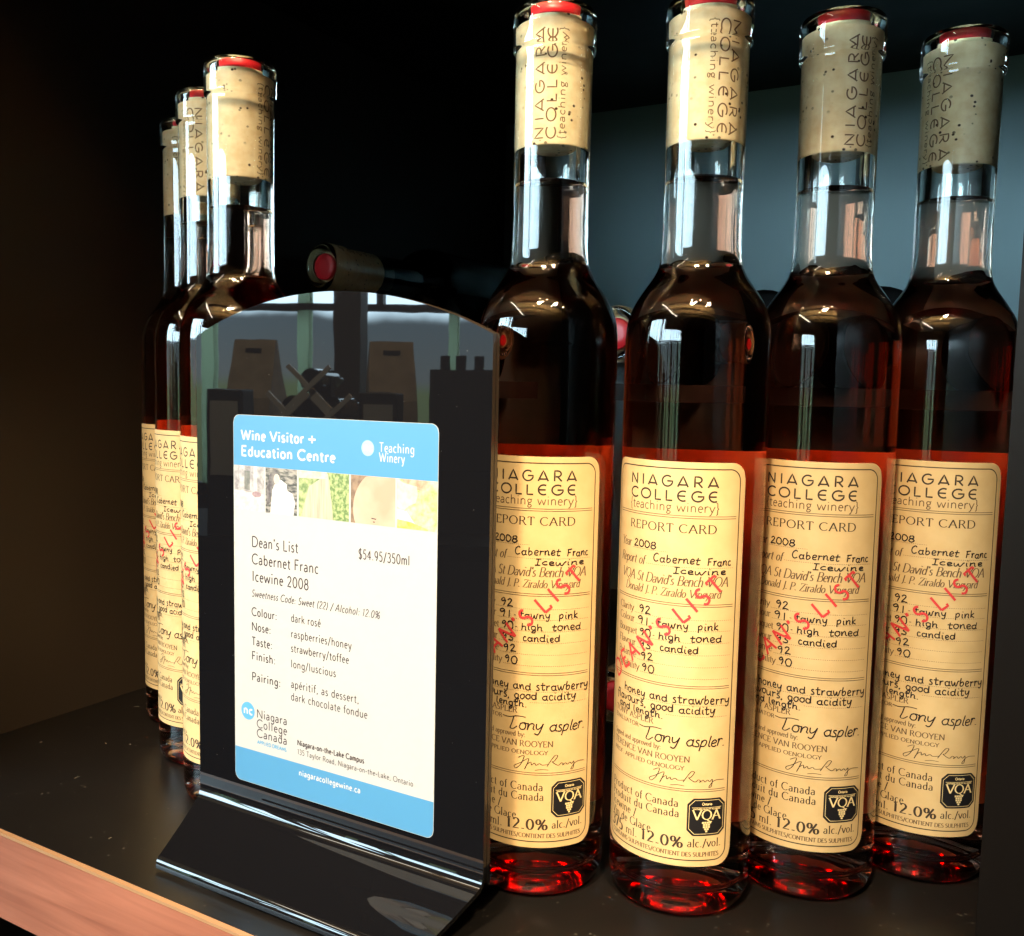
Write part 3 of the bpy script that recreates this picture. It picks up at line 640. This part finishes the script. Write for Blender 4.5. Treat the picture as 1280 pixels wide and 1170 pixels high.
SANS = {'g': (.56, (('l', arc(.28, .33, .2, .31, 20, 340, 14)), ('l', [(.48, X), (.48, -.1)] + arc(.27, -.1, .21, .22, 0, -150, 8)))), 'l': (.26, (('l', [(.12, 1), (.12, 0)]),)),
        'y': (.52, (('l', [(.04, X), (.27, .02)]), ('l', [(.5, X), (.24, -.3), (.1, -.3)]))), 'E': (.62, (('l', [(.56, 1), (.1, 1), (.1, 0), (.56, 0)]), ('l', [(.1, .52), (.5, .52)]))),
        'L': (.56, (('l', [(.1, 1), (.1, 0), (.52, 0)]),)), 'T': (.64, (('l', [(.04, 1), (.6, 1)]), ('l', [(.32, 1), (.32, 0)]))), 'F': (.58, (('l', [(.54, 1), (.1, 1), (.1, 0)]), ('l', [(.1, .52), (.46, .52)]))),
        'i': (.26, (('l', [(.13, 0), (.13, X)]), ('d', [(.13, .86), (.13, .98)]))), 'r': (.40, (('l', [(.1, 0), (.1, X)]), ('l', [(.1, .42), (.2, .6), (.38, .62)]))), 'u': (.58, (('l', [(.1, X), (.1, .2)] + arc(.29, .2, .19, .2, 180, 350, 8)), ('l', [(.48, 0), (.48, X)]))),
        '\u00e9': (.50, (G['e'][1][0], ('l', [(.22, .78), (.36, .98)]))), '$': (.58, (G['S'][1][0], ('l', [(.29, 1.14), (.29, -.14)]))), '+': (.72, (('l', [(.36, .06), (.36, .82)]), ('l', [(-.02, .44), (.74, .44)]))),
        '(': (.32, (('l', arc(.5, .45, .38, .68, 125, 235, 8)),)), ')': (.32, (('l', arc(-.18, .45, .38, .68, 55, -55, 8)),)), '-': (.4, (('l', [(.06, .36), (.34, .36)]),)), '4': (.6, (('l', [(.4, 0), (.4, 1), (.04, .28), (.56, .28)]),)), '1': (.4, (('l', [(.24, 0), (.24, 1), (.06, .82)]),))}
def T(name, txt, x0, x1, y, cap, m, parent, wt=.4, slant=0.0, lift=.19, track=.12):
    k = Ink(); k.text(txt, x0, x1, y, cap, wt, slant=slant, font=SANS, track=track)
    return from_py(name, [cpt(x, y_, lift + l) for x, y_, l in k.V], k.F, m, parent)
def join(name, objs, parent):
    bm = bmesh.new()
    for o in objs: bm.from_mesh(o.data)
    m = objs[0].data.materials[0]
    for o in objs: bpy.data.objects.remove(o)
    return from_bm(name, bm, m, parent)
join('header_lettering', [T('t', 'Wine Visitor +', 4.4, 43.2, 141.4, 3.8, M_WT, card, .78), T('t', 'Education Centre', 4.4, 52.9, 135.0, 3.8, M_WT, card, .78)], card)
join('winery_lettering', [T('t', 'Teaching', 73.6, 89.2, 140.2, 3.3, M_WT, card, .34), T('t', 'Winery', 73.6, 85.0, 136.6, 3.3, M_WT, card, .34)], card)
def disc(name, cx, cy_, rr, m, lift, n=40):
    return flat(name, [(cx, cy_)] + [(cx + rr * math.cos(2 * math.pi * k / n), cy_ + rr * math.sin(2 * math.pi * k / n)) for k in range(n)], [(0, 1 + (k + 1) % n, 1 + k) for k in range(n)], m, lift, card)
disc('round_logo', 68.3, 141.2, 2.9, plain('pale_blue_print', (.26, .42, .55), .4, .3), .18); T('logo_lettering', 'nc', 66.4, 70.8, 140.2, 2.9, M_WT, card, .6, 0, .22)
join('title_lettering', [T('t', "Dean's List", 9.9, 34.5, 98.6, 4.1, M_GREYT, card, .52), T('t', 'Cabernet Franc', 9.9, 44.9, 91.6, 4.1, M_GREYT, card, .52), T('t', 'Icewine 2008', 9.9, 39.9, 84.6, 4.1, M_GREYT, card, .52)], card)
T('price_lettering', '$54.95/350ml', 64.3, 87.8, 99.8, 3.5, M_GREYT, card, .44)
rows = [T('t', 'Sweetness Code: Sweet (22) / Alcohol: 12.0%', 9.7, 74.4, 78.2, 2.8, M_GREYT, card, .32, .22)]
for t, x, z in (('Colour:', 23.4, 70.4), ('Nose:', 20.1, 64.3), ('Taste:', 20.9, 58.2), ('Finish:', 22.6, 52.2), ('Pairing:', 25.3, 43.5)): rows.append(T('t', t, 9.7, x, z, 3.3, M_GREYT, card, .48))
join('tasting_heading', rows, card); rows = []
for t, x, z in (('dark ros\u00e9', 46.0, 70.9), ('raspberries/honey', 61.2, 64.6), ('strawberry/toffee', 60.0, 58.8), ('long/luscious', 53.7, 52.5), ('ap\u00e9ritif, as dessert,', 65.0, 44.3), ('dark chocolate fondue', 69.0, 39.2)): rows.append(T('t', t, 30.8, x, z, 3.1, M_GREYT, card, .36))
join('tasting_note', rows, card)
disc('round_logo', 7.4, 30.2, 3.7, M_BT, .17); T('logo_lettering', 'nc', 5.0, 10.0, 28.9, 3.3, M_WT, card, .7, 0, .21)
join('college_lettering', [T('t', 'Niagara', 12.3, 28.7, 28.4, 3.4, M_GREYT, card, .42), T('t', 'College', 12.3, 28.7, 24.3, 3.4, M_GREYT, card, .42), T('t', 'Canada', 12.3, 28.7, 20.3, 3.4, M_GREYT, card, .42)], card)
T('motto_lettering', 'APPLIED DREAMS.', 12.6, 28.9, 17.5, 1.4, M_BT, card, .3)
T('campus_lettering', 'Niagara-on-the-Lake Campus', 34.2, 67.6, 21.5, 2.1, M_GREYT, card, .42); T('address_lettering', '135 Taylor Road, Niagara-on-the-Lake, Ontario', 34.2, 90.4, 17.8, 2.1, M_GREYT, card, .24)
T('footer_lettering', 'niagaracollegewine.ca', 35.0, 65.9, 9.3, 2.3, M_WT, card, .38)
# picture strip
def tile(name, x0, x1, base, blobs):
    """one printed photo: a base picture and soft-edged colour areas inside it"""
    z0, z1 = 113.0, 130.9
    bm = bmesh.new(); mats = []
    def add(poly, m, lift):
        if m not in mats: mats.append(m)
        vs_ = [bm.verts.new(cpt(min(max(x, x0), x1), min(max(z, z0), z1), lift)) for x, z in poly]
        fc = bm.faces.new(vs_); fc.material_index = mats.index(m)
    add([(x0, z0), (x1, z0), (x1, z1), (x0, z1)], base, .15)
    for k, (m, poly) in enumerate(blobs): add(poly, m, .16 + .006 * k)
    return from_bm(name, bm, mats, card)
def ell(cx, cz, rx, rz, n=28, wob=.0): return [(cx + rx * (1 + rnd.uniform(-wob, wob)) * math.cos(2 * math.pi * k / n), cz + rz * (1 + rnd.uniform(-wob, wob)) * math.sin(2 * math.pi * k / n)) for k in range(n)]
def ph(name, a, b, sc=(400, 400, 400), lo=.35, hi=.65): return noisy(name, tuple(v * .62 for v in a), tuple(v * .66 for v in b), sc, .45, 5, lo, hi)
tile('photo', .2, 16.6, ph('print_terrace', (.62, .55, .52), (.80, .74, .72)), [(ph('print_wall', (.30, .27, .27), (.62, .6, .6)), [(0, 121), (17, 120), (17, 131), (0, 131)]), (ph('print_door', (.16, .16, .14), (.3, .28, .24)), [(6, 121.5), (9, 121.2), (9, 129), (6, 129)]), (ph('print_pillar', (.55, .5, .5), (.72, .7, .7)), [(11, 119), (13, 119), (13, 131), (11, 131)]), (ph('print_chair', (.3, .18, .2), (.5, .35, .36)), ell(12.6, 119.8, 2.4, 1.2, 20, .1))])
tile('photo', 17.5, 33.9, ph('print_dark_trees', (.06, .06, .05), (.42, .38, .33), (300, 300, 900), .4, .62), [(ph('print_shirts', (.74, .70, .68), (.86, .84, .82)), [(20, 113), (21, 122), (22.6, 125), (25.5, 126.6), (28.5, 125), (29, 122.4), (31.6, 121.5), (33, 118), (32, 113)]), (ph('print_hair', (.10, .08, .08), (.3, .26, .24)), [(18, 123), (20, 128.6), (22.8, 130.6), (24.6, 128), (23.4, 125), (21.4, 124), (20, 117), (18, 116)]), (ph('print_skin', (.6, .48, .42), (.72, .6, .54)), ell(23.4, 126.6, 1.6, 2.1, 20))])
tile('photo', 34.8, 59.6, ph('print_vines', (.16, .26, .07), (.52, .58, .26), (420, 420, 420), .38, .62), [(ph('print_post', (.44, .42, .30), (.62, .58, .44), (900, 900, 60)), [(36, 113), (40, 125), (50, 131), (52, 113)]), (ph('print_leaves', (.14, .24, .06), (.46, .54, .22), (700, 700, 700), .4, .6), [(49.4, 131), (52.4, 113), (60, 113), (60, 131)]), (ph('print_sky', (.6, .66, .4), (.72, .74, .55)), [(35, 128), (49, 128.4), (49, 131), (35, 131)])])
M_BAR = ph('print_barrel', (.58, .40, .27), (.70, .52, .38), (60, 60, 60))
tile('photo', 60.5, 81.0, ph('print_brown', (.20, .12, .07), (.38, .25, .15)), [(M_BAR, ell(76.6, 118.4, 15.0, 15.4, 48)), (M_GREYT, [(70.2, 115.6), (72.4, 115.4), (72.4, 115.0), (70.2, 115.2)]), (M_GREYT, ell(71.4, 114.1, .5, .22, 12))])
tile('photo', 81.9, 99.3, ph('print_garden', (.38, .52, .16), (.74, .78, .48)), [(ph('print_light_hair', (.42, .28, .16), (.66, .52, .36)), [(84, 131), (85, 128.6), (93, 127), (96, 129), (95, 131)]), (ph('print_face', (.74, .56, .46), (.82, .68, .58)), [(82, 131), (84.6, 129.6), (90.5, 128.6), (91, 125.5), (90, 122.6), (87.2, 121.4), (85, 119.6), (82, 120.6)]), (ph('print_top', (.80, .76, .66), (.86, .84, .76)), [(82, 113), (82, 120), (86, 119.4), (90, 115), (91.4, 113)]), (ph('print_yellow', (.80, .66, .05), (.86, .78, .25)), [(82, 113), (82, 116.2), (88, 115.6), (95.5, 113.6), (95.5, 113)])])

# ------------------------------------------------------------------ lint on shelf and sign foot
def lint(p0, n, size, m, par, nm='lint'):
    cu = bmesh.new()
    for k in range(n):
        a = rnd.uniform(0, 6.28); L = size * rnd.uniform(.4, 1.2); x = p0[0] + rnd.uniform(-1, 1) * p0[3]; y = p0[1] + rnd.uniform(-1, 1) * p0[4]
        prev = None; b = rnd.uniform(-.6, .6)
        pts = [(x + L * t * math.cos(a + b * t), y + L * t * math.sin(a + b * t)) for t in (0, .25, .5, .75, 1)]
        wv = .00007
        row = [(cu.verts.new((px - wv * math.sin(a), py + wv * math.cos(a), p0[2])), cu.verts.new((px + wv * math.sin(a), py - wv * math.cos(a), p0[2] + .00008))) for px, py in pts]
        for q, r2 in zip(row, row[1:]): cu.faces.new((q[0], q[1], r2[1], r2[0]))
    o = from_bm(nm, cu, m, par); return o
M_LINT = plain('pale_lint', (.20, .18, .15), .9, .1)
l_ = lint((-.25, -.02, .0004, .10, .09), 34, .0022, M_LINT, cab); l_['kind'] = 'stuff'

# ------------------------------------------------------------------ the room in front of the cabinet, seen only as reflections
AZ = R_(-143); wd = Vector((math.cos(AZ), math.sin(AZ), 0)); wt_ = Vector((-wd.y, wd.x, 0))
room_rot = math.atan2(wd.y, wd.x)      # local x = away from the cabinet, local y = sideways
DW = 4.0
win = empty('window', wd * DW, room_rot, 'long window wall with transom bar, reflected in the sign and the bottles', 'window')
M_FRAME, nt_, b_, N_, L_ = mat('translucent_mullion')
tr_ = N_('ShaderNodeBsdfTranslucent'); tr_.inputs[0].default_value = (.60, .70, .56, 1); L_(tr_.outputs[0], nt_.nodes['Material Output'].inputs['Surface']); M_DARK = plain('dark_wall', (.02, .018, .016), .6)
bm = bmesh.new()
YW0, YW1, ZS, ZBAR, ZTOP, YT, ZTT = -3.3, 1.1, -.30, .512, 1.16, -.95, 2.0
box(bm, -.03, .03, YW0, YW1, ZBAR, ZBAR + .032); box(bm, -.031, .031, YT, YW1, ZTOP, ZTOP + .08); box(bm, -.031, .031, YW0, YT, ZTT, ZTT + .08); box(bm, -.031, .031, YW0, YW1, ZS - .06, ZS)
from_bm('window_frame', bm, M_DARK, win)
for yy, hw_ in ((-3.28, .03), (-2.6, .02), (-1.87, .03), (-1.407, .026), (-.708, .021), (-.05, .03), (.62, .03), (1.05, .04)):
    boxobj('mullion', (-.028, .028, yy - hw_, yy + hw_, ZS, ZTT if yy < YT else ZTOP), M_FRAME, win)
for yy, hw_ in ((-.30, .05), (.12, .10), (.42, .025), (.80, .09)):  # added dark posts that break up the window's reflection on the bottles
    boxobj('added_post', (-.075, -.034, yy - hw_, yy + hw_, -1.1, ZBAR), M_DARK, win)
for yy in (-2.95, -2.25, -1.05, .27, .84): boxobj('glazing_bar', (-.03, .03, yy - .016, yy + .016, ZBAR + .032, ZTOP), M_DARK, win)
wl = empty('wall', wd * DW, room_rot); wl['kind'] = 'structure'
boxobj('wall_below', (-.05, .04, -5, 5, -1.2, ZS - .062), M_DARK, wl); boxobj('wall_above', (-.05, .04, YT, 5, ZTOP + .082, 2.6), M_DARK, wl); boxobj('wall_above', (-.05, .04, -5, YT, ZTT + .082, 2.6), M_DARK, wl)
boxobj('wall_end', (-.05, .04, -5, YW0 - .04, ZS - .06, ZTT + .08), M_DARK, wl); boxobj('wall_end', (-.05, .04, YW1 + .04, 5, ZS - .06, ZTOP + .08), M_DARK, wl)
def sky_mat():
    m = bpy.data.materials.new('sky_and_grass_glow'); m.use_nodes = True; nt = m.node_tree; nt.nodes.remove(nt.nodes['Principled BSDF']); N = nt.nodes.new; Lk = nt.links.new
    e = N('ShaderNodeEmission'); tc = N('ShaderNodeTexCoord'); sp = N('ShaderNodeSeparateXYZ'); Lk(tc.outputs['Object'], sp.inputs[0])
    mr = N('ShaderNodeMapRange'); mr.inputs['From Min'].default_value = -1; mr.inputs['From Max'].default_value = 3
    nz = N('ShaderNodeTexNoise'); nz.inputs['Scale'].default_value = .9; nz.inputs['Detail'].default_value = 5; Lk(tc.outputs['Object'], nz.inputs['Vector'])
    ad = N('ShaderNodeMath'); ad.operation = 'MULTIPLY_ADD'; ad.inputs[1].default_value = .35; Lk(nz.outputs[0], ad.inputs[0]); Lk(sp.outputs['Z'], ad.inputs[2]); Lk(ad.outputs[0], mr.inputs['Value'])
    cr = N('ShaderNodeValToRGB'); el = cr.color_ramp.elements
    stops = [(.0, (.30, .40, .22)), (.330, (.55, .80, .42)), (.352, (.62, .78, .82)), (.43, (.52, .76, .90)), (.47, (.62, .85, 1.0)), (.8, (.62, .86, 1.0))]  # green lower stops are the grass outside, its daylight drawn as glow
    while len(el) < len(stops): el.new(.5)
    for q, (p, c_) in zip(el, stops): q.position = p; q.color = (*c_, 1)
    c2 = N('ShaderNodeValToRGB'); el = c2.color_ramp.elements; el[0].position = .44; el[0].color = (.068, .068, .068, 1); el[1].position = .462; el[1].color = (1, 1, 1, 1)
    mu = N('ShaderNodeMath'); mu.operation = 'MULTIPLY'; mu.inputs[1].default_value = SKY_E
    Lk(mr.outputs[0], cr.inputs[0]); Lk(mr.outputs[0], c2.inputs[0]); Lk(c2.outputs[0], mu.inputs[0]); Lk(cr.outputs[0], e.inputs['Color']); Lk(mu.outputs[0], e.inputs['Strength'])
    Lk(e.outputs[0], nt.nodes['Material Output'].inputs['Surface']); return m
SKY_E = 27.0
bm = bmesh.new()
vs_ = [bm.verts.new(q) for q in ((1.2, -6, -1.2), (1.2, 6, -1.2), (1.2, 6, 3.2), (1.2, -6, 3.2))]; bm.faces.new(vs_)
sky = from_bm('sky', bm, sky_mat()); sky.location = wd * DW; sky.rotation_euler.z = room_rot; sky['kind'] = 'structure'
def rp(lat, dist, z=0): return wd * dist + wt_ * lat + Vector((0, 0, z))
colm = boxobj('column', (-.04, .04, -.038, .038, -1.0, 2.2), plain('dark_column', (.05, .045, .036), .6, .2)); colm.location = rp(-.745, 2.45); colm.rotation_euler.z = room_rot
colm['label'] = 'dark square column reflected in the upper middle of the sign'; colm['category'] = 'column'
tab = empty('display_table', rp(-.75, 2.35, -.22), room_rot, 'dark display table reflected behind the card of the sign', 'table')
M_TAB = plain('dark_table', (.012, .011, .01), .8, .05)
boxobj('tabletop', (-.25, .25, -.75, .75, -.04, 0), M_TAB, tab)
for sx in (-1, 1):
    for sy in (-1, 1): boxobj('leg', (sx * .22 - .02, sx * .22 + .02, sy * .7 - .02, sy * .7 + .02, -.8, -.04), M_TAB, tab)
M_KRAFT = noisy('kraft_card', (.36, .32, .25), (.46, .41, .33), (30, 30, 30), .8)
M_BLK = plain('black_card', (.01, .01, .01), .6)
def carrier(lat, turn, label):
    t = empty('wine_carrier', rp(lat, 2.35, -.2195), room_rot + turn, label, 'wine box', 'cardboard wine carriers on the display table')
    w2, d2 = .068, .05
    V = [(-d2, -w2, 0), (d2, -w2, 0), (d2, w2, 0), (-d2, w2, 0), (-d2, -w2, .36), (d2, -w2, .36), (d2, w2, .36), (-d2, w2, .36), (-.004, -w2 + .006, .525), (.004, -w2 + .006, .525), (.004, w2 - .006, .525), (-.004, w2 - .006, .525)]
    F = [(0, 1, 5, 4), (1, 2, 6, 5), (2, 3, 7, 6), (3, 0, 4, 7), (4, 5, 9, 8), (5, 6, 10, 9), (6, 7, 11, 10), (7, 4, 8, 11), (8, 9, 10, 11), (3, 2, 1, 0)]
    from_py('carton', V, F, M_KRAFT, t)
    boxobj('handle_slot', (-.0165, .0165, -.024, .024, .488, .500), M_BLK, t)
carrier(-.993, .1, 'left cardboard wine carrier reflected in the upper left of the sign'); carrier(-.600, -.35, 'right cardboard wine carrier reflected in the upper right of the sign')
M_PALE = plain('pale_label', (.45, .47, .47), .6)
def gift(lat, label):
    t = empty('gift_box', rp(lat, 2.15, -.2195), room_rot, label, 'gift box', 'black gift boxes on the display table')
    boxobj('carton', (-.04, .04, -.05, .05, 0, .385), M_BLK, t, .004); boxobj('paper_label', (-.0415, -.0402, -.038, .038, .16, .355), M_PALE, t)
gift(-.985, 'black gift box with pale label reflected at the left of the sign, before a carrier'); gift(-.575, 'black gift box with pale label reflected just above the right part of the card')
rack = empty('wine_rack', rp(-.735, 2.15, -.2195), room_rot, 'small wine rack of crossed sticks reflected just above the card', 'wine rack')
M_STK = plain('grey_stick', (.62, .64, .64), .5)
for yy, a_ in ((-.055, .8), (-.055, -.8), (.055, .8), (.055, -.8), (0, .8), (0, -.8)):
    bm = bmesh.new(); box(bm, -.005, .005, -.006, .006, -.078, .078); o = from_bm('stick', bm, M_STK, rack); o.location = (-.100 if a_ > 0 else -.112, yy, .325 if yy else .395); o.rotation_euler.x = a_
boxobj('post', (-.015, .015, -.03, .03, 0, .42), M_BLK, rack)
ME_DB = None
def dark_bottle(loc, rot, label):
    global ME_DB
    if ME_DB is None:
        Vb, Fb = lathe(smooth_prof([(0, 0), (.034, .001), (.037, .006), (.037, .18), (.034, .205), (.018, .235), (.0145, .25), (.0145, .31), (.0145, .312), (0, .3125)], 4), 32); ME_DB = mesh_of('dark_bottle', Vb, Fb, [plain('black_bottle', (.006, .007, .006), .08)])
    o = link('dark_bottle', ME_DB); o.location = loc; o.rotation_euler = rot; o['label'] = label; o['category'] = 'wine bottle'; o['group'] = 'dark bottles on the display table'; return o
for lat, zz, nm in ((-.785, .125, 'lower left'), (-.685, .125, 'lower right'), (-.735, .195, 'upper')):
    dark_bottle(rp(lat, 2.15 - .08, zz), (0, R_(90), room_rot), nm + ' one of three dark bottles lying in the reflected rack').scale = (.78, .78, .78)
for lat, nm in ((-.447, 'left'), (-.402, 'middle'), (-.352, 'right')):
    dark_bottle(rp(lat, 2.36, -.045), (0, 0, 0), nm + ' one of three dark bottles upright in the reflected crate')
bm = bmesh.new(); box(bm, -.06, .06, -.09, .09, 0, .172)
for q in ((-.06, -.054, -.09, .09), (.054, .06, -.09, .09), (-.054, .054, -.09, -.084), (-.054, .054, .084, .09)): box(bm, *q, .1725, .45)
crate = from_bm('bottle_crate', bm, M_BLK); crate.location = rp(-.39, 2.36, -.219); crate.rotation_euler.z = room_rot; crate['label'] = 'dark crate holding three bottles, reflected at the right of the sign'; crate['category'] = 'crate'
spot('added_table_fill', 0, 0, 1, 1, WARM, .05)  # added unseen light that brightens the reflected table and cartons
tl = bpy.data.objects['added_table_fill']; tl.data.energy = 330; tl.data.spot_size = R_(42); tl.location = rp(-.75, .9, 2.2); tl.rotation_euler = (tl.location - rp(-.75, 2.3, .1)).to_track_quat('Z', 'Y').to_euler(); tl.data.cycles.is_caustics_light = False
# ceiling of the room brightened by the added unseen fill light, and dark beams
cl = boxobj('ceiling', (-4.5, 4.5, -4.2, -.35, 2.62, 2.66), noisy('warm_ceiling', (.42, .27, .12), (.56, .38, .18), (2, 9, 2), .8)); cl['kind'] = 'structure'; cl.rotation_euler.z = YAW
for k in range(4):
    b_ = boxobj('ceiling_beam', (-4.2, 4.2, -.035, .035, 2.50, 2.619), M_BLK); b_.location = cab_pt(0, -.9 - .85 * k, 0); b_.rotation_euler.z = YAW
    b_['label'] = 'dark ceiling beam over the room in front of the cabinet'; b_['category'] = 'beam'; b_['group'] = 'ceiling beams'

tube = boxobj('ceiling_light', (-.035, .035, -1.5, 1.5, -.03, .03), plain('tube_glow', (.8, .8, .75), .5)); tube.location = (-2.75, -1.5, 2.38); tube.rotation_euler.z = R_(-12)
e_ = tube.data.materials[0].node_tree.nodes['Principled BSDF']; e_.inputs['Emission Color'].default_value = (1, .92, .78, 1); e_.inputs['Emission Strength'].default_value = 26
tube['label'] = 'long tube light under the ceiling, seen as a thin streak on the bottle shoulders'; tube['category'] = 'ceiling light'
ME_MATTE = ME_DB.copy(); ME_MATTE.materials[0] = plain('matte_black_bottle', (.006, .006, .006), .75, .05)
for x_, nm in ((-.028, 'behind the foremost bottle'), (.034, 'between the two rightmost standing bottles')):
    o = dark_bottle(cab_pt(x_, .20, .2246), (0, 0, 0), 'black bottle end lying in the dark ' + nm); o.scale = (.73, .73, .73); o.data = ME_MATTE; o['group'] = 'black bottles lying at the back'
    nd = cab_pt(0, 1, 0); o.rotation_euler = nd.to_track_quat('Z', 'Y').to_euler()

# dust specks on the sign face and foot
bm = bmesh.new()
for k in range(70):
    x, z, q = rnd.uniform(-70, 70), rnd.uniform(24, 212), rnd.uniform(.05, .13)
    a = rnd.uniform(0, 6.28); y = -TH / 2 - .03
    vs_ = [bm.verts.new(((x + q * math.cos(a + t) * (1 + .8 * (t > 3))) / 1000, y / 1000, (z + q * math.sin(a + t)) / 1000)) for t in (0, 1.26, 2.5, 3.77, 5.0)]; bm.faces.new(vs_)
d_ = from_bm('dust', bm, plain('pale_dust', (.30, .30, .28), .9, .1), stand); d_['kind'] = 'stuff'
